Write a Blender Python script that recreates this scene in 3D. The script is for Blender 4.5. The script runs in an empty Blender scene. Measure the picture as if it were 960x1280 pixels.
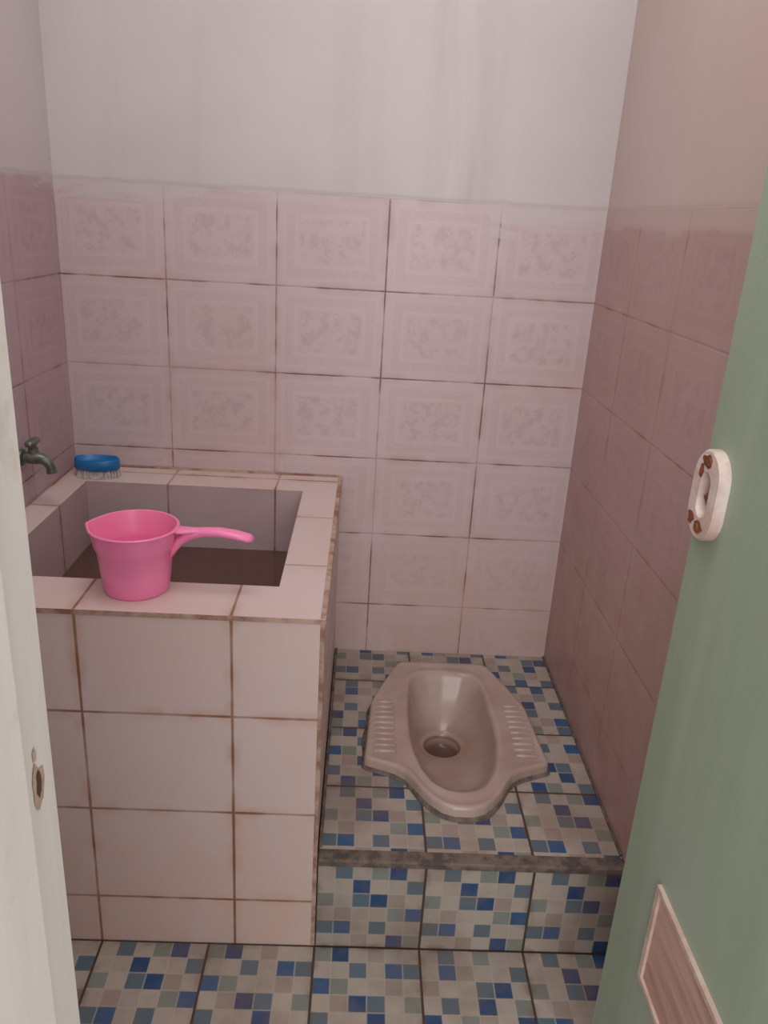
import bpy, bmesh, random
from math import *
from mathutils import Vector, Matrix
random.seed(4)
scene=bpy.context.scene
try:
    scene.view_settings.view_transform='Standard'
except Exception: pass

# ------------------------------------------------ dimensions (metres)
XL,XR,D=-0.696,0.528,1.885
HS,YP,XT,ZT=0.2114,1.134,-0.0417,0.70
CEIL=2.55
FY0,FY1=0.20,0.325          # front wall thickness
TILE_TOP=1.3514

def S(r,g,b):
    f=lambda c:(c/12.92 if c<=.04045 else ((c+.055)/1.055)**2.4)
    return (f(r/255),f(g/255),f(b/255),1)

# ------------------------------------------------ node helper
class T:
    def __init__(s,name):
        s.m=bpy.data.materials.new(name); s.m.use_nodes=True
        s.t=s.m.node_tree; s.n=s.t.nodes; s.l=s.t.links
        s.b=s.n['Principled BSDF']
    def inp(s,sock,v):
        if isinstance(v,bpy.types.NodeSocket): s.l.new(v,sock)
        else: sock.default_value=v
    def m_(s,op,a,b=None,c=None,clamp=False):
        n=s.n.new('ShaderNodeMath'); n.operation=op; n.use_clamp=clamp
        s.inp(n.inputs[0],a)
        if b is not None: s.inp(n.inputs[1],b)
        if c is not None: s.inp(n.inputs[2],c)
        return n.outputs[0]
    def add(s,a,b): return s.m_('ADD',a,b)
    def sub(s,a,b): return s.m_('SUBTRACT',a,b)
    def mul(s,a,b): return s.m_('MULTIPLY',a,b)
    def mn(s,a,b): return s.m_('MINIMUM',a,b)
    def mx(s,a,b): return s.m_('MAXIMUM',a,b)
    def fr(s,a): return s.m_('FRACT',a)
    def sm(s,x,a,b,lo=0.0,hi=1.0):
        n=s.n.new('ShaderNodeMapRange'); n.interpolation_type='SMOOTHSTEP'
        s.inp(n.inputs[0],x); s.inp(n.inputs[1],a); s.inp(n.inputs[2],b)
        n.inputs[3].default_value=lo; n.inputs[4].default_value=hi
        return n.outputs[0]
    def mix(s,f,a,b):
        n=s.n.new('ShaderNodeMix'); n.data_type='RGBA'; n.clamp_factor=True
        s.inp(n.inputs[0],f); s.inp(n.inputs[6],a); s.inp(n.inputs[7],b)
        return n.outputs[2]
    def noise(s,vec,scale,detail=3,rough=.55):
        n=s.n.new('ShaderNodeTexNoise'); s.l.new(vec,n.inputs['Vector'])
        n.inputs['Scale'].default_value=scale; n.inputs['Detail'].default_value=detail
        n.inputs['Roughness'].default_value=rough
        return n.outputs[0]
    def voro(s,vec,scale):
        n=s.n.new('ShaderNodeTexVoronoi'); s.l.new(vec,n.inputs['Vector'])
        n.inputs['Scale'].default_value=scale
        return n.outputs['Distance']
    def obj(s):
        n=s.n.new('ShaderNodeTexCoord'); return n.outputs['Object']
    def uv(s):
        n=s.n.new('ShaderNodeTexCoord'); return n.outputs['UV']
    def sep(s,v):
        n=s.n.new('ShaderNodeSeparateXYZ'); s.l.new(v,n.inputs[0]); return n.outputs
    def comb(s,x,y,z):
        n=s.n.new('ShaderNodeCombineXYZ')
        s.inp(n.inputs[0],x); s.inp(n.inputs[1],y); s.inp(n.inputs[2],z); return n.outputs[0]
    def scalev(s,v,x,y,z):
        n=s.n.new('ShaderNodeVectorMath'); n.operation='MULTIPLY'
        s.l.new(v,n.inputs[0]); n.inputs[1].default_value=(x,y,z); return n.outputs[0]
    def bump(s,h,strength=.3,dist=.002):
        n=s.n.new('ShaderNodeBump'); n.inputs['Strength'].default_value=strength
        n.inputs['Distance'].default_value=dist; s.l.new(h,n.inputs['Height'])
        s.l.new(n.outputs[0],s.b.inputs['Normal'])
    def out(s,col,rough=.5,spec=.5):
        s.inp(s.b.inputs['Base Color'],col); s.inp(s.b.inputs['Roughness'],rough)
        s.b.inputs['Specular IOR Level'].default_value=spec
        return s.m

# ------------------------------------------------ materials
def tile_material(name,base,base2,grout,decor=1.0,tw=.25,th=.20,paint=None,paintcol=None,gw=.0011,stain=.3,staincol=S(160,120,100),
                  paint_x=None, low=None, vislo=.12, smear_a=.055, dripk=.22, streak=None, soft=.0012):
    t=T(name); o=t.obj(); u,v,_=t.sep(t.uv()); x,y,z=t.sep(o)
    fu=t.fr(t.add(u,100)); fv=t.fr(t.add(v,100))
    dx=t.mul(t.mn(fu,t.sub(1,fu)),tw); dy=t.mul(t.mn(fv,t.sub(1,fv)),th)
    d=t.mn(dx,dy)
    n1=t.noise(o,3.0,4); n2=t.noise(o,14,4); n3=t.noise(o,70,3)
    col=t.mix(t.sm(n1,.35,.68),base,base2)
    # per tile tone
    wn=t.n.new('ShaderNodeTexWhiteNoise'); wn.noise_dimensions='2D'
    t.l.new(t.comb(t.m_('FLOOR',u),t.m_('FLOOR',v),0),wn.inputs['Vector'])
    col=t.mix(t.mul(wn.outputs[0],.10),col,(base[0]*.72,base[1]*.68,base[2]*.70,1))
    if decor:
        wob=t.add(d,t.mul(t.sub(n3,.5),.012))
        dark=(base[0]*.64,base[1]*.57,base[2]*.58,1); lite=(min(1,base[0]*1.12),min(1,base[1]*1.14),min(1,base[2]*1.12),1)
        band=t.mul(t.sm(d,.019,.023),t.sm(d,.040,.045,1,0))
        lace=t.sm(t.voro(o,95),.25,.55)
        col=t.mix(t.mul(band,t.add(.06*decor,t.mul(lace,.12*decor))),col,dark)
        l1=t.sm(t.m_('ABSOLUTE',t.sub(d,.020)),.0,.0022,1,0)
        l2=t.sm(t.m_('ABSOLUTE',t.sub(d,.044)),.0,.003,1,0)
        col=t.mix(t.mul(t.mx(l1,l2),.22*decor),col,lite)
        cen=t.sm(wob,.047,.058)
        mot=t.sm(t.noise(o,34,5,.72),.44,.60)
        mot=t.mul(mot,t.sm(t.voro(o,36),.10,.55,.35,1))
        col=t.mix(t.mul(cen,t.add(.04*decor,t.mul(mot,.44*decor))),col,dark)
    # grime near grout
    gr=t.mul(t.sm(d,0,.022,1,0),t.sm(n2,.38,.72))
    col=t.mix(t.mul(gr,stain),col,staincol)
    if low:   # blotchy second tint, stronger towards the bottom
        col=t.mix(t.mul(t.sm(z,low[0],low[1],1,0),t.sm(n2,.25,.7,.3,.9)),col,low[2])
    vis=t.sm(t.noise(o,7,3),.38,.62,vislo,1)
    wid=t.mul(t.add(.4,t.mul(n2,1.2)),gw)
    g=t.sm(d,wid,t.add(wid,soft),1,0)
    g0=t.sm(d,.0006,.0016,.35,0)
    col=t.mix(t.mx(t.mul(g,vis),g0),col,grout)
    hgt=t.sm(d,0,.004)
    rough=t.add(.34,t.mul(n2,.15))
    if paint is not None:
        # ragged emulsion line brushed over the top of the tiles
        nn=t.noise(t.scalev(o,4,4,18),1,4,.6)
        smear=t.mul(t.sm(nn,.47,.70),smear_a)
        edge=t.mul(t.sub(t.noise(o,18,3),.5),.012)
        thr=t.sub(paint,t.add(smear,edge))
        if paint_x: thr=t.sub(thr,t.mul(t.sm(x,paint_x[0],paint_x[0]+.04),paint_x[1]))
        pm=t.sm(z,t.sub(thr,.008),t.add(thr,.004))
        below=t.sm(z,TILE_TOP-.004,TILE_TOP+.004,.60,1)
        solid=t.sm(z,TILE_TOP-.004,TILE_TOP+.001,0,1)
        pm=t.mx(t.mul(pm,below),solid)
        pc1,pc2,pc3=paintcol
        pc=t.mix(t.sm(t.noise(o,2.2,4),.35,.7),pc1,pc2)
        drip=t.mul(t.sm(t.noise(t.scalev(o,6,6,.7),1,4),.52,.74),t.sm(z,2.0,1.4,.1,1))
        pc=t.mix(t.mul(drip,dripk),pc,pc3)
        if streak:  # damp stain running down the plaster
            sx=t.sm(t.m_('ABSOLUTE',t.sub(x,streak[0])),0,streak[1],1,0)
            sn=t.sm(t.noise(t.scalev(o,20,20,2.2),1,5),.30,.72)
            pc=t.mix(t.mul(t.mul(sx,sn),.40),pc,pc3)
        line=t.sm(t.m_('ABSOLUTE',t.sub(z,t.add(TILE_TOP+.004,edge))),0,.007,1,0)
        pc=t.mix(t.mul(line,.35),pc,pc3)
        col=t.mix(pm,col,pc)
        rough=t.add(t.mul(pm,.45),t.mul(t.sub(1,pm),rough))
        hgt=t.mx(hgt,pm)
    t.bump(hgt,.3,.0012)
    return t.out(col,rough,.45)

GROUT=S(126,100,98)
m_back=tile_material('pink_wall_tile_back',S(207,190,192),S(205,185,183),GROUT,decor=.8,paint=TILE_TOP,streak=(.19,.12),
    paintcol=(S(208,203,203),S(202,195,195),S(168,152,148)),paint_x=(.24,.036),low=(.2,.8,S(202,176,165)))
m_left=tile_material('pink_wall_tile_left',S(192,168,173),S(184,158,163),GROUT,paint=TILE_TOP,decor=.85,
    paintcol=(S(208,200,200),S(200,190,190),S(165,148,146)))
m_right=tile_material('pink_wall_tile_right',S(186,156,152),S(179,148,143),S(140,108,102),decor=.6,paint=TILE_TOP,vislo=.1,gw=.0009,  # base colours darkened to paint in this wall's shade; paint also pinker
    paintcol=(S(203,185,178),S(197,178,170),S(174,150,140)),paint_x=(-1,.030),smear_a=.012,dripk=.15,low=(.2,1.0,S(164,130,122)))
m_tank=tile_material('tank_tile',S(214,197,193),S(212,190,182),S(140,98,74),decor=0,gw=.0014,stain=.65,vislo=.55,soft=.0018,
    staincol=S(188,146,120),low=(-.05,.5,S(212,184,168)))
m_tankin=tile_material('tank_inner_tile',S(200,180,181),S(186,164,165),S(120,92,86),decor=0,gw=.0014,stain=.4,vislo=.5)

def simple(name,c1,c2,rough=.5,scale=8,spec=.5,bump=None,stretch=None,lo=.35,hi=.65):
    t=T(name); o=t.obj()
    if stretch: o=t.scalev(o,*stretch)
    n=t.noise(o,scale,5,.6)
    col=t.mix(t.sm(n,lo,hi),c1,c2)
    if bump: t.bump(n,bump[0],bump[1])
    return t.out(col,rough,spec)

m_cement=simple('worn_cement',S(84,74,70),S(122,108,99),.8,40,.3,(.5,.003))
m_browncem=simple('brown_stained_edge',S(140,104,86),S(190,164,148),.7,22,.3,(.4,.002))
m_ceil=simple('ceiling_paint',S(215,208,205),S(205,198,196),.9,3)
m_outside=simple('outside_concrete',S(150,145,138),S(130,124,118),.9,6)

def mosaic():
    t=T('mosaic_floor_tile'); o=t.obj(); u,v,_=t.sep(t.uv())
    at=t.n.new('ShaderNodeAttribute'); at.attribute_name='chip'
    fu=t.fr(t.add(u,60)); fv=t.fr(t.add(v,60))
    d=t.mn(t.mn(fu,t.sub(1,fu)),t.mn(fv,t.sub(1,fv)))
    n=t.noise(o,25,4); nb=t.noise(o,5,4)
    col=t.mix(t.mul(t.sm(n,.4,.7),.22),at.outputs['Color'],S(130,112,98))
    col=t.mix(t.mul(t.sm(d,.02,.06,1,0),.7),col,S(178,166,152))
    U=t.fr(t.add(t.m_('DIVIDE',u,6),10)); V=t.fr(t.add(t.m_('DIVIDE',v,6),10))
    dt=t.mn(t.mn(U,t.sub(1,U)),t.mn(V,t.sub(1,V)))
    col=t.mix(t.mul(t.sm(nb,.40,.68),.42),col,S(118,94,80))
    gd=t.mul(t.sm(dt,0,.075,1,0),t.sm(n,.40,.66))
    col=t.mix(t.mul(gd,.55),col,S(104,80,66))
    col=t.mix(t.sm(dt,.008,.015,1,0),col,S(74,56,46))
    t.bump(t.sm(dt,.004,.02),.3,.002)
    return t.out(col,t.add(.28,t.mul(n,.2)),.5)
m_mosaic=mosaic()

def ceramic():
    t=T('toilet_ceramic'); o=t.obj(); x,y,z=t.sep(o)
    n=t.noise(o,12,5)
    col=t.mix(t.sm(n,.35,.7),S(180,160,150),S(170,148,137))
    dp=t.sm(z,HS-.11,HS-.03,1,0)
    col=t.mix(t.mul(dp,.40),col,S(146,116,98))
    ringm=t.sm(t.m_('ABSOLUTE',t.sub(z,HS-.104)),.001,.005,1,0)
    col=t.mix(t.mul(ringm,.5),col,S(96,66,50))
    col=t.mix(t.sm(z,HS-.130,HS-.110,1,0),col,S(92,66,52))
    return t.out(col,.24,.5)
m_ceramic=ceramic()

def plastic(name,c,rough=.35):
    t=T(name); o=t.obj(); n=t.noise(o,30,3)
    col=t.mix(t.mul(t.sm(n,.3,.7),.2),c,(c[0]*.92,c[1]*.85,c[2]*.88,1))
    return t.out(col,rough,.5)
m_pink=plastic('pink_plastic',S(250,138,184),.32)
m_blue=plastic('blue_plastic',S(24,112,174),.4)
m_white=simple('aged_white_plastic',S(218,204,196),S(198,172,158),.45,26)
m_bristle=simple('bristle_nylon',S(205,196,190),S(170,158,152),.8,120)
m_rust=simple('rusted_metal',S(150,82,48),S(96,58,42),.75,90,.4,(.5,.001))
m_metal=simple('tarnished_brass',S(130,136,120),S(92,104,92),.38,60)
m_metal.node_tree.nodes['Principled BSDF'].inputs['Metallic'].default_value=.5
m_dark=simple('dark_recess',S(78,56,44),S(52,38,32),.9,30)

def door_mat():
    t=T('green_door_paint'); o=t.obj(); x,y,z=t.sep(o)
    n=t.noise(t.scalev(o,14,14,1.2),1,5,.6); n2=t.noise(o,6,4); n3=t.noise(o,160,2)
    col=t.mix(t.sm(n,.35,.7),S(150,168,143),S(160,176,157))
    col=t.mix(t.mul(t.sm(n2,.5,.75),.35),col,S(144,156,130))
    col=t.mix(t.mul(t.sm(n3,.68,.74),.3),col,S(198,198,182))
    t.bump(n3,.12,.001)
    return t.out(col,.5,.4)
m_door=door_mat()
def jamb_mat():
    t=T('white_frame_paint'); o=t.obj()
    n=t.noise(t.scalev(o,20,20,1.5),1,5,.6); n2=t.noise(o,30,4)
    col=t.mix(t.sm(n,.35,.7),S(222,215,208),S(212,203,195))
    col=t.mix(t.mul(t.sm(n2,.58,.75),.4),col,S(188,171,160))
    t.bump(n,.15,.002)
    return t.out(col,.5,.4)
m_jamb=jamb_mat()
def wood():
    t=T('bare_pink_wood'); o=t.obj()
    n=t.noise(t.scalev(o,60,6,60),1,5,.6)
    col=t.mix(t.sm(n,.35,.7),S(196,164,150),S(172,136,122))
    t.bump(n,.2,.001)
    return t.out(col,.7,.3)
m_wood=wood()
m_woodtrim=simple('pale_batten',S(206,184,172),S(188,162,150),.6,30)
def water():
    t=T('tank_water'); o=t.obj()
    n=t.noise(o,6,2); t.bump(n,.05,.003)
    col=t.mix(n,S(104,76,68),S(84,60,54))
    return t.out(col,.10,.4)
m_water=water()

# ------------------------------------------------ mesh helpers
def link(name,me,mats=(),parent=None,smooth=False):
    ob=bpy.data.objects.new(name,me); scene.collection.objects.link(ob)
    for m in mats: me.materials.append(m)
    if parent: ob.parent=parent
    if smooth:
        for p in me.polygons: p.use_smooth=True
    return ob
def grid_uv(me,X=(-.458,.25),Y=(D,.25),Z=(1.1514,.20)):
    uvl=me.uv_layers.new(name='UVMap')
    for p in me.polygons:
        n=p.normal; a=max(range(3),key=lambda i:abs(n[i]))
        for li in p.loop_indices:
            c=me.vertices[me.loops[li].vertex_index].co
            gx,gy,gz=(c.x-X[0])/X[1],(c.y-Y[0])/Y[1],(c.z-Z[0])/Z[1]
            uvl.data[li].uv=[(gy,gz),(gx,gz),(gx,gy)][a]
def add_box(bm,x0,x1,y0,y1,z0,z1,mi=0):
    vs=[bm.verts.new((x,y,z)) for z in (z0,z1) for y in (y0,y1) for x in (x0,x1)]
    fs=[]
    for f in [(0,2,3,1),(4,5,7,6),(0,1,5,4),(2,6,7,3),(0,4,6,2),(1,3,7,5)]:
        fc=bm.faces.new([vs[i] for i in f]); fc.material_index=mi; fs.append(fc)
    return vs,fs
def box(name,x0,x1,y0,y1,z0,z1,mats,parent=None,bevel=0,uv=None):
    bm=bmesh.new(); add_box(bm,x0,x1,y0,y1,z0,z1)
    if bevel: bmesh.ops.bevel(bm,geom=bm.edges[:],offset=bevel,segments=3,affect='EDGES',profile=.6)
    me=bpy.data.meshes.new(name); bm.to_mesh(me); bm.free()
    if uv is not None: grid_uv(me,**uv)
    return link(name,me,mats,parent)
def from_bm(name,bm,mats,parent=None,smooth=False):
    bmesh.ops.recalc_face_normals(bm,faces=bm.faces[:])
    me=bpy.data.meshes.new(name); bm.to_mesh(me); bm.free()
    return link(name,me,mats,parent,smooth)
def autosmooth(ob,ang=35):
    for p in ob.data.polygons: p.use_smooth=True
    bm=bmesh.new(); bm.from_mesh(ob.data)
    for e in bm.edges:
        if len(e.link_faces)==2 and e.calc_face_angle(0)>radians(ang): e.smooth=False
    bm.to_mesh(ob.data); bm.free()
def lathe(bm,prof,c,n=48,mi=0,closed=False):
    rings=[]
    for r,z in prof:
        rings.append([bm.verts.new((c[0]+r*cos(2*pi*i/n),c[1]+r*sin(2*pi*i/n),c[2]+z)) for i in range(n)])
    for a,b in zip(rings,rings[1:]):
        for i in range(n):
            f=bm.faces.new((a[i],a[(i+1)%n],b[(i+1)%n],b[i])); f.material_index=mi
    return rings
def tube(bm,pts,rad,n=16,mi=0,cap=True,up=Vector((0,0,1)),sy=1.0):
    pts=[Vector(p) for p in pts]; rings=[]
    for k,p in enumerate(pts):
        d=(pts[min(k+1,len(pts)-1)]-pts[max(k-1,0)]).normalized()
        a=d.cross(up)
        if a.length<.05: a=d.cross(Vector((1,0,0)))
        a.normalize(); b=a.cross(d).normalized()
        r=rad[k] if isinstance(rad,(list,tuple)) else rad
        rr=r if isinstance(r,tuple) else (r,r*sy)
        rings.append([bm.verts.new(p+a*rr[0]*cos(2*pi*i/n)+b*rr[1]*sin(2*pi*i/n)) for i in range(n)])
    for a,b in zip(rings,rings[1:]):
        for i in range(n):
            f=bm.faces.new((a[i],a[(i+1)%n],b[(i+1)%n],b[i])); f.material_index=mi
    if cap:
        for r in (rings[0],rings[-1]):
            f=bm.faces.new(r); f.material_index=mi
    return rings

# ------------------------------------------------ room shell
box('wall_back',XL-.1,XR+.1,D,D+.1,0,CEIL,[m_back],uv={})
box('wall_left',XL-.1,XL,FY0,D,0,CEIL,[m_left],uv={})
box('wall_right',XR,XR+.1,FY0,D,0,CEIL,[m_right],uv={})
box('ceiling',XL-.1,XR+.1,FY0,D+.1,CEIL,CEIL+.08,[m_ceil])
# front wall with a doorway and a ventilation opening above it
DX0,DX1,DZ=-.190,.475,1.98
bm=bmesh.new()
add_box(bm,XL,DX0,FY0,FY1,0,CEIL); add_box(bm,DX1,XR,FY0,FY1,0,CEIL)
add_box(bm,DX0,DX1,FY0,FY1,DZ,2.08); add_box(bm,DX0,DX1,FY0,FY1,2.42,CEIL)
me=bpy.data.meshes.new('wall_front'); bm.to_mesh(me); bm.free(); grid_uv(me)
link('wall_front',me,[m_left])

# door frame (jambs with a rebate, head, strike mortise)
JX=-.1435     # face of the rebate
bm=bmesh.new()
def jamb(xa,xb,side):
    if side>0: prof=[(xa,FY0-.01),(xb+.012,FY0-.01),(xb+.012,.272),(xb+.009,.276),(xb,.277),(xb,.325),(xb-.002,.327),(xa,.327)]
    else: prof=[(xa,FY0-.01),(xb,FY0-.01),(xb,.326),(xa+.012,.326),(xa+.012,.283),(xa,.279)]
    lo=[bm.verts.new((x,y,0)) for x,y in prof]; hi=[bm.verts.new((x,y,DZ-.002)) for x,y in prof]
    n=len(prof)
    for i in range(n): bm.faces.new((lo[i],lo[(i+1)%n],hi[(i+1)%n],hi[i]))
    bm.faces.new(lo[::-1]); bm.faces.new(hi)
jamb(DX0+.001,JX,1); jamb(.445,DX1-.001,-1)
add_box(bm,JX+.01,.445,FY0-.01,.28,DZ-.045,DZ-.002)
fr=from_bm('trim_1',bm,[m_jamb])
# strike mortise in left jamb
bm=bmesh.new()
def blob(bm,cy,cz,ry,rz,x,seed,n=14):
    q=random.Random(seed); vs=[]
    for i in range(n):
        k=.75+.5*q.random(); a=2*pi*i/n
        vs.append(bm.verts.new((x,cy+ry*k*cos(a),cz+rz*k*sin(a))))
    bm.faces.new(vs)
blob(bm,.307,1.050,.0026,.0065,JX+.0009,5); from_bm('strike_mortise',bm,[m_dark],fr)
bm=bmesh.new(); blob(bm,.307,1.049,.006,.0125,JX+.0005,2); blob(bm,.306,1.067,.002,.004,JX+.0006,9)
from_bm('chipped_paint',bm,[m_browncem],fr)

# ------------------------------------------------ mosaic surfaces
CH=.2/6
PAL={'B':S(34,70,112),'S':S(86,108,120),'G':S(126,134,126),'C':S(172,162,150),'P':S(158,143,134),'L':S(46,88,130)}
TPL=["CBGCSC",
     "SCCBCC",
     "CPBSCG",
     "LGCCPC",
     "CCSCLS",
     "GBCPCC"]
def chipcol(i,j):
    ti,tj=i//6,j//6; a,b=i%6,j%6
    r=random.Random(ti*91+tj*37+5).randrange(4)
    for _ in range(r): a,b=b,5-a
    c=PAL[TPL[b][a]]
    k=.94+.12*random.Random(i*131+j*17).random()
    return (c[0]*k,c[1]*k,c[2]*k,1)
def mosaic_mesh(name,u0,u1,v0,v1,ou,ov,place,skip=None):
    bm=bmesh.new(); uvl=bm.loops.layers.uv.new('UVMap'); cl=bm.loops.layers.float_color.new('chip')
    cache={}
    def V(u,v):
        k=(round(u,5),round(v,5))
        if k not in cache: cache[k]=bm.verts.new(place(u,v))
        return cache[k]
    for i in range(floor((u0-ou)/CH+1e-6),ceil((u1-ou)/CH-1e-6)):
        for j in range(floor((v0-ov)/CH+1e-6),ceil((v1-ov)/CH-1e-6)):
            a,b=max(u0,ou+i*CH),min(u1,ou+(i+1)*CH); c,d=max(v0,ov+j*CH),min(v1,ov+(j+1)*CH)
            if b-a<1e-5 or d-c<1e-5: continue
            if skip and skip(a,b,c,d): continue
            f=bm.faces.new((V(a,c),V(b,c),V(b,d),V(a,d)))
            col=chipcol(i,j)
            for lp,(uu,vv) in zip(f.loops,((a,c),(b,c),(b,d),(a,d))):
                lp[uvl].uv=((uu-ou)/CH,(vv-ov)/CH); lp[cl]=col
    me=bpy.data.meshes.new(name); bm.to_mesh(me); bm.free()
    return me

# toilet outline (platform plane)
TC=(.238,1.52)
half=[(0.0,1.247),(.020,1.2475),(.042,1.256),(.062,1.275),(.082,1.302),(.097,1.330),(.112,1.352),(.132,1.368),(.160,1.380),(.188,1.390),(.196,1.396),(.1975,1.406),
      (.194,1.45),(.189,1.53),(.184,1.600),(.179,1.620),(.155,1.685),(.131,1.745),(.117,1.777),(.110,1.788),(.100,1.791),(0,1.791)]
OUT=[(TC[0]+a,b) for a,b in half]+[(TC[0]-a,b) for a,b in reversed(half[1:-1])]
def inside(x,y,poly):
    c=False; n=len(poly)
    for i in range(n):
        x1,y1=poly[i]; x2,y2=poly[(i+1)%n]
        if (y1>y)!=(y2>y) and x<(x2-x1)*(y-y1)/(y2-y1)+x1: c=not c
    return c
def skip(a,b,c,d): return all(inside(x,y,OUT) for x in (a,b) for y in (c,d))

fl=mosaic_mesh('floor',XL,XR,FY1-.13,YP,XT,YP,lambda u,v:(u,v,0))
floor_ob=link('floor',fl,[m_mosaic])
box('floor_slab',XL-.1,XR+.1,-1.6,D+.1,-.12,-.002,[m_outside],parent=floor_ob)

plat=bpy.data.objects.new('toilet_platform',None); scene.collection.objects.link(plat)
XP0,XP1=XT+.001,XR-.001
link('platform_top',mosaic_mesh('platform_top',XP0,XP1,YP+.024,D-.001,XT,YP,lambda u,v:(u,v,HS),skip),[m_mosaic],plat)
link('platform_riser',mosaic_mesh('platform_riser',XP0,XP1,0.001,HS-.012,XT,0,lambda u,v:(u,YP,v)),[m_mosaic],plat)
box('platform_nosing',XP0,XP1,YP-.004,YP+.026,HS-.014,HS+.0015,[m_cement],plat,bevel=.004)
box('cement_fillet',XP0,XP0+.006,YP+.03,D-.002,HS-.001,HS+.004,[m_cement],plat)
box('cement_fillet_wall',XP1-.004,XP1,YP+.03,D-.002,HS-.001,HS+.004,[m_cement],plat)

# ------------------------------------------------ squat toilet
toilet=bpy.data.objects.new('squat_toilet',None); scene.collection.objects.link(toilet)
NA=300
def ray_out(poly,c,ang):
    dx,dy=cos(ang),sin(ang); best=0
    n=len(poly)
    for i in range(n):
        x1,y1=poly[i][0]-c[0],poly[i][1]-c[1]; x2,y2=poly[(i+1)%n][0]-c[0],poly[(i+1)%n][1]-c[1]
        ex,ey=x2-x1,y2-y1; den=dx*ey-dy*ex
        if abs(den)<1e-12: continue
        t=(x1*ey-y1*ex)/den; s=(x1*dy-y1*dx)/den
        if -1e-9<=s<=1+1e-9 and t>best: best=t
    return best
angs=[2*pi*i/NA for i in range(NA)]
Rout=[ray_out(OUT,TC,a) for a in angs]
bh=[(0,1.300),(.03,1.305),(.055,1.325),(.076,1.365),(.090,1.42),(.097,1.48),(.098,1.54),(.096,1.60),(.092,1.66),(.086,1.705),(.072,1.730),(.05,1.740),(0,1.743)]
BAS=[(TC[0]+a,b) for a,b in bh]+[(TC[0]-a,b) for a,b in reversed(bh[1:-1])]
Rin=[ray_out(BAS,TC,a) for a in angs]
for _ in range(3): Rin=[(Rin[i-1]+2*Rin[i]+Rin[(i+1)%NA])/4 for i in range(NA)]
bm=bmesh.new()
rings=[]
def ring(fn):
    rings.append([bm.verts.new(fn(i,angs[i])) for i in range(NA)])
def P(r,a,z,c=TC): return (c[0]+r*cos(a),c[1]+r*sin(a),z)
Z0=HS
ring(lambda i,a:P(Rout[i]+.001,a,Z0-.004))
ring(lambda i,a:P(Rout[i],a,Z0+.020))
ring(lambda i,a:P(Rout[i]-.0015,a,Z0+.0255))
ring(lambda i,a:P(Rout[i]-.005,a,Z0+.028))
ring(lambda i,a:P(Rout[i]-.012,a,Z0+.0275))
ring(lambda i,a:P(max(Rin[i]+.024,Rout[i]-.018),a,Z0+.025))
ring(lambda i,a:P(Rin[i]+.020,a,Z0+.0245))
ring(lambda i,a:P(Rin[i]+.012,a,Z0+.0275))
ring(lambda i,a:P(Rin[i]+.005,a,Z0+.0270))
ring(lambda i,a:P(Rin[i]-.001,a,Z0+.022))
HOLE=(.234,1.612)
for s,z in [(.965,.010),(.93,-.006),(.885,-.022),(.82,-.038),(.74,-.053),(.65,-.066),(.56,-.077),(.47,-.086),(.42,-.092),(.38,-.096),(.355,-.0965),(.335,-.099),(.315,-.106),(.30,-.114),(.28,-.124),(.25,-.128)]:
    k=min(1,(1-s)/.60)
    c=(TC[0]*(1-k)+HOLE[0]*k,TC[1]*(1-k)+HOLE[1]*k)
    hr=.135
    ring(lambda i,a:P((Rin[i]*(1-k)+hr*k)*s,a,Z0+z,c))
for a,b in zip(rings,rings[1:]):
    for i in range(NA): bm.faces.new((a[i],a[(i+1)%NA],b[(i+1)%NA],b[i]))
bm.faces.new(rings[-1])
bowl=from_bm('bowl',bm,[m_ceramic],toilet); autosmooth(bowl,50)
# foot-rest ridges
bm=bmesh.new()
for sgn in (-1,1):
    for k in range(10):
        y=1.420+k*.0205
        xo=.180-(max(0,y-1.55))*.16; xi=.128
        pts=[(TC[0]+sgn*(xi+(xo-xi)*q),y,Z0+.0255) for q in (0,.08,.5,.92,1)]
        tube(bm,pts,[(.001,.001),(.0050,.0036),(.0055,.0042),(.0050,.0036),(.001,.001)],10)
rd=from_bm('footrest_ridges',bm,[m_ceramic],toilet,True)
# dark cement bedding around the pan
bm=bmesh.new()
wob=[.005+.006*(.5+.5*sin(i*.17)*cos(i*.073+1)) for i in range(NA)]
a=[bm.verts.new(P(Rout[i]+wob[i],angs[i],Z0+.0005)) for i in range(NA)]
b=[bm.verts.new(P(Rout[i]+wob[i]-.003,angs[i],Z0+.006)) for i in range(NA)]
c=[bm.verts.new(P(Rout[i]-.004,angs[i],Z0+.008)) for i in range(NA)]
for p,q in ((a,b),(b,c)):
    for i in range(NA): bm.faces.new((p[i],p[(i+1)%NA],q[(i+1)%NA],q[i]))
from_bm('cement_bedding',bm,[m_cement],toilet,True)

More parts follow.
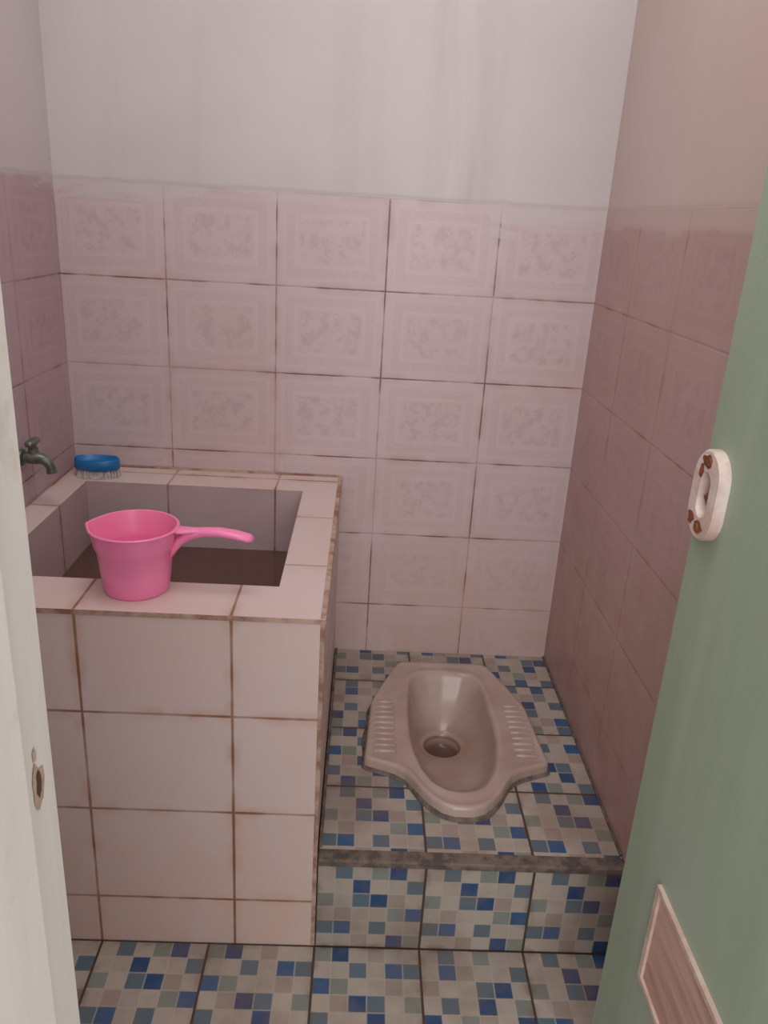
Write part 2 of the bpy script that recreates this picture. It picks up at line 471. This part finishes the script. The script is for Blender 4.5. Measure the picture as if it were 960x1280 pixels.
# ------------------------------------------------ water tank (bak mandi)
tank=bpy.data.objects.new('water_tank',None); scene.collection.objects.link(tank)
TX0,TX1,TY0,TY1=XL+.001,XT,YP,D-.001
IX0,IX1,IY0,IY1=-.63,-.128,1.248,1.762
def tank_shell(name,z0,z1,inset,mats,bottom=False,side_mi=0,top_mi=0,inner_mi=1):
    bm=bmesh.new()
    O=[(TX0,TY0+inset),(TX1-inset,TY0+inset),(TX1-inset,TY1),(TX0,TY1)]
    I=[(IX0,IY0),(IX1,IY0),(IX1,IY1),(IX0,IY1)]
    V=lambda L,z:[bm.verts.new((x,y,z)) for x,y in L]
    ol,oh,il,ih=V(O,z0),V(O,z1),V(I,z0 if not bottom else .09),V(I,z1)
    for i in range(4):
        j=(i+1)%4
        f=bm.faces.new((ol[i],ol[j],oh[j],oh[i])); f.material_index=side_mi
        f=bm.faces.new((oh[i],oh[j],ih[j],ih[i])); f.material_index=top_mi
        f=bm.faces.new((ih[i],ih[j],il[j],il[i])); f.material_index=inner_mi
        if not bottom: bm.faces.new((il[i],il[j],ol[j],ol[i]))
    if bottom: f=bm.faces.new(il); f.material_index=inner_mi
    bmesh.ops.recalc_face_normals(bm,faces=bm.faces[:])
    me=bpy.data.meshes.new(name); bm.to_mesh(me); bm.free()
    grid_uv(me,X=(XT-.1512,.25),Y=(1.342,.25),Z=(.1082,.2))
    return link(name,me,mats,tank)
tank_shell('tank_body',0.0,ZT-.009,.0015,[m_tank,m_tankin],bottom=True)
cap_ob=tank_shell('tank_rim',ZT-.009,ZT,0,[m_browncem,m_tank,m_tankin],side_mi=0,top_mi=1,inner_mi=2)
box('corner_bead',TX1-.008,TX1-.0002,TY0+.0002,TY0+.006,.001,ZT-.0095,[m_browncem],tank,bevel=.001)
box('rim_edge_bead',TX1-.008,TX1+.0015,TY0+.002,TY1,ZT-.010,ZT+.0012,[m_browncem],tank,bevel=.001)
box('rim_wall_joint',TX0,TX1,TY1-.006,TY1,ZT-.0005,ZT+.0045,[m_browncem],tank,bevel=.001)
bm=bmesh.new()
w=[bm.verts.new((x,y,.545)) for x,y in [(IX0,IY0),(IX1,IY0),(IX1,IY1),(IX0,IY1)]]
bm.faces.new(w); from_bm('water_surface',bm,[m_water],tank)

# ------------------------------------------------ pink dipper
dip=bpy.data.objects.new('water_dipper',None); scene.collection.objects.link(dip)
c=(-.365,1.222,ZT)
bm=bmesh.new()
prof=[(0.0001,.004),(.045,.003),(.049,0),(.0525,.0008),(.054,.004),(.0575,.035),(.0615,.074),(.0635,.0765),(.0660,.084),(.068,.098),(.0690,.109),(.0730,.1105),(.0735,.1125),(.0720,.114),(.0690,.1135),
      (.0675,.109),(.0635,.086),(.0600,.077),(.0585,.070),(.0555,.035),(.052,.007),(.0001,.006)]
rg=lathe(bm,prof,c,64)
for r in rg[9:16]:
    for v in r:
        d=Vector((v.co.x-c[0],v.co.y-c[1])); a=abs(atan2(d.y,-d.x))
        if a<.5: v.co.x-=.006*(1-a/.5)**2
body=from_bm('dipper_cup',bm,[m_pink],dip); autosmooth(body,40)
bm=bmesh.new()
hx=c[0]; hz=ZT
P3=[(hx+.059,c[1],hz+.062),(hx+.067,c[1],hz+.078),(hx+.076,c[1]-.001,hz+.091),(hx+.090,c[1]-.002,hz+.101),(hx+.112,c[1]-.004,hz+.1080),(hx+.140,c[1]-.006,hz+.110),(hx+.168,c[1]-.008,hz+.1075),(hx+.190,c[1]-.010,hz+.103),(hx+.197,c[1]-.011,hz+.101)]
tube(bm,P3,[(.015,.004),(.013,.0065),(.012,.0085),(.011,.009),(.011,.008),(.012,.0075),(.0135,.007),(.0135,.0065),(.007,.003)],20)
P4=[(hx+.066,c[1],hz+.109),(hx+.080,c[1]-.001,hz+.108),(hx+.096,c[1]-.003,hz+.109),(hx+.112,c[1]-.004,hz+.112)]
tube(bm,P4,[(.018,.0035),(.014,.005),(.011,.005),(.008,.003)],16)
hd=from_bm('dipper_handle',bm,[m_pink],dip,True)

# ------------------------------------------------ scrub brush
br=bpy.data.objects.new('scrub_brush',None); scene.collection.objects.link(br)
bc=(-.617,1.806); LB,WB=.053,.034
def oval(bm,k,z,n=48,lift=0):
    return [bm.verts.new((bc[0]+(LB*k)*cos(t),bc[1]+(WB-(1-k)*LB)*sin(t),z+lift*cos(t)**2)) for t in [2*pi*i/n for i in range(n)]]
bm=bmesh.new()
rs=[oval(bm,.94,ZT+.018),oval(bm,.99,ZT+.020),oval(bm,1.0,ZT+.030),oval(bm,.98,ZT+.039,lift=.003),oval(bm,.93,ZT+.042,lift=.003),oval(bm,.86,ZT+.038,lift=.002),oval(bm,.78,ZT+.031),oval(bm,.68,ZT+.029),oval(bm,.55,ZT+.031)]
for a,b in zip(rs,rs[1:]):
    for i in range(48): bm.faces.new((a[i],a[(i+1)%48],b[(i+1)%48],b[i]))
bm.faces.new(rs[-1]); bm.faces.new(rs[0])
o=from_bm('brush_back',bm,[m_blue],br); autosmooth(o,50)
bm=bmesh.new(); rb=random.Random(8)
for i in range(-10,11):
    for j in range(-5,6):
        x=i/10.4; y=j/5.5
        if x*x+y*y>1: continue
        px,py=bc[0]+x*LB*.92,bc[1]+y*WB*.9
        lx,ly=px+x*.003+rb.uniform(-.001,.001),py+y*.003+rb.uniform(-.001,.001)
        tube(bm,[(px,py,ZT+.019),(lx,ly,ZT+.0005)],[.0024,.0032],6)
from_bm('bristles',bm,[m_bristle],br)

# ------------------------------------------------ faucet on left wall
fa=bpy.data.objects.new('water_faucet',None); scene.collection.objects.link(fa)
fy,fz=1.585,.806
bm=bmesh.new()
tube(bm,[(XL+.0005,fy,fz),(XL+.005,fy,fz),(XL+.007,fy,fz)],[.018,.017,.011],24)
tube(bm,[(XL+.006,fy,fz),(XL+.012,fy,fz),(XL+.014,fy,fz),(XL+.034,fy,fz),(XL+.044,fy,fz-.002),(XL+.054,fy,fz-.009),(XL+.059,fy,fz-.020),(XL+.060,fy,fz-.031)],[.009,.009,.013,.013,.011,.010,.0095,.0108],20)
tube(bm,[(XL+.026,fy,fz+.008),(XL+.026,fy,fz+.020),(XL+.026,fy,fz+.021),(XL+.026,fy,fz+.030)],[.010,.010,.007,.007],16)
o=from_bm('faucet_body',bm,[m_metal],fa); autosmooth(o,45)
bm=bmesh.new()
tube(bm,[(XL+.026,fy-.024,fz+.032),(XL+.026,fy-.017,fz+.034),(XL+.026,fy,fz+.033),(XL+.026,fy+.017,fz+.034),(XL+.026,fy+.024,fz+.032)],[(.006,.005),(.010,.006),(.011,.007),(.010,.006),(.006,.005)],14)
o=from_bm('faucet_handle',bm,[m_metal],fa,True)

# ------------------------------------------------ door (opened inward against the right wall)
DFX=.416
bm=bmesh.new(); add_box(bm,DFX,DFX+.036,.300,.908,.012,1.93)
bmesh.ops.bevel(bm,geom=bm.edges[:],offset=.0025,segments=2,affect='EDGES')
door=from_bm('door_1',bm,[m_door])
box('vent_panel',DFX-.002,DFX+.004,.34,.778,.371,.518,[m_wood],door)
bm=bmesh.new()
add_box(bm,DFX-.006,DFX+.002,.34,.787,.516,.523); add_box(bm,DFX-.006,DFX+.002,.778,.787,.371,.516); add_box(bm,DFX-.006,DFX+.002,.34,.787,.364,.371)
from_bm('vent_battens',bm,[m_woodtrim],door)
# latch plate
def stadium(bm,cy,cz,hw,hh,x,n=16):
    vs=[]
    for k in range(n+1):
        a=pi*k/n; vs.append(bm.verts.new((x,cy+hw*cos(a),cz+(hh-hw)+hw*sin(a))))
    for k in range(n+1):
        a=pi+pi*k/n; vs.append(bm.verts.new((x,cy+hw*cos(a),cz-(hh-hw)+hw*sin(a))))
    return vs
cy,cz=.870,1.026
bm=bmesh.new()
L=[stadium(bm,cy,cz,.037,.055,DFX-.0002),stadium(bm,cy,cz,.037,.055,DFX-.010),stadium(bm,cy,cz,.034,.052,DFX-.013),stadium(bm,cy,cz,.014,.028,DFX-.013),stadium(bm,cy,cz,.012,.026,DFX-.011),stadium(bm,cy,cz,.011,.025,DFX-.001)]
for a,b in zip(L,L[1:]):
    n=len(a)
    for i in range(n): bm.faces.new((a[i],a[(i+1)%n],b[(i+1)%n],b[i]))
o=from_bm('latch_plate',bm,[m_white],door); autosmooth(o,40)
bm=bmesh.new(); f=stadium(bm,cy,cz,.011,.025,DFX-.0015); bm.faces.new(f); from_bm('latch_recess',bm,[m_metal],door)
bm=bmesh.new()
tube(bm,[(DFX-.0025,cy-.003,cz-.018),(DFX-.008,cy-.002,cz),(DFX-.0025,cy-.003,cz+.016)],[.003,.0045,.003],10)
for s in (-1,1): tube(bm,[(DFX-.0125,cy,cz+s*.0405),(DFX-.0145,cy,cz+s*.0405)],[.0070,.005],14)
blobs=[(.020,-.034,.009,.008,1),(.004,.040,.012,.008,2),(-.004,-.038,.012,.007,3),(.014,.026,.006,.010,7)]
for a,b,ry,rz,sd in blobs: blob(bm,cy+a,cz+b,ry,rz,DFX-.0133-.0001*sd,sd)
from_bm('latch_screws',bm,[m_rust],door)
bm=bmesh.new()
for hz_ in (.25,1.0,1.7): tube(bm,[(.436,.2945,hz_-.04),(.436,.2945,hz_+.04)],.006,12)
from_bm('hinges',bm,[m_rust],door)

# ------------------------------------------------ light
w=bpy.data.worlds.new('World'); scene.world=w; w.use_nodes=True
bg=w.node_tree.nodes['Background']; bg.inputs[0].default_value=(.98,.95,.98,1); bg.inputs[1].default_value=1.15
def area(name,loc,target,sx,sy,power,col):
    l=bpy.data.lights.new(name,'AREA'); l.shape='RECTANGLE'; l.size=sx; l.size_y=sy; l.energy=power; l.color=col
    o=bpy.data.objects.new(name,l); scene.collection.objects.link(o); o.location=loc
    o.rotation_euler=(Vector(target)-Vector(loc)).to_track_quat('-Z','Y').to_euler(); return o
area('ceiling_fill',(-.10,.95,CEIL-.03),(-.10,1.0,0),.8,.8,10.5,(1,.96,.96))  # added fill lamp below the closed ceiling, lifts the upper back wall
area('doorway_daylight',(-.1,-1.3,1.7),(-.1,1.5,.7),1.6,1.6,33,(1,.97,.96))

# ------------------------------------------------ camera
F_PX,TH,RO,YAW,H=991.15,radians(20.235),radians(3.41),radians(2.10),1.3073
F=Vector((sin(YAW)*cos(TH),cos(YAW)*cos(TH),-sin(TH)))
R0=Vector((cos(YAW),-sin(YAW),0)); U0=R0.cross(F)
R=cos(RO)*R0+sin(RO)*U0; U=cos(RO)*U0-sin(RO)*R0
cam=bpy.data.cameras.new('camera'); co=bpy.data.objects.new('camera',cam); scene.collection.objects.link(co)
M=Matrix(((R.x,U.x,-F.x,0),(R.y,U.y,-F.y,0),(R.z,U.z,-F.z,H),(0,0,0,1)))
co.matrix_world=M
cam.sensor_fit='VERTICAL'; cam.sensor_height=36; cam.lens=F_PX/1280*36; cam.clip_start=.01
scene.camera=co
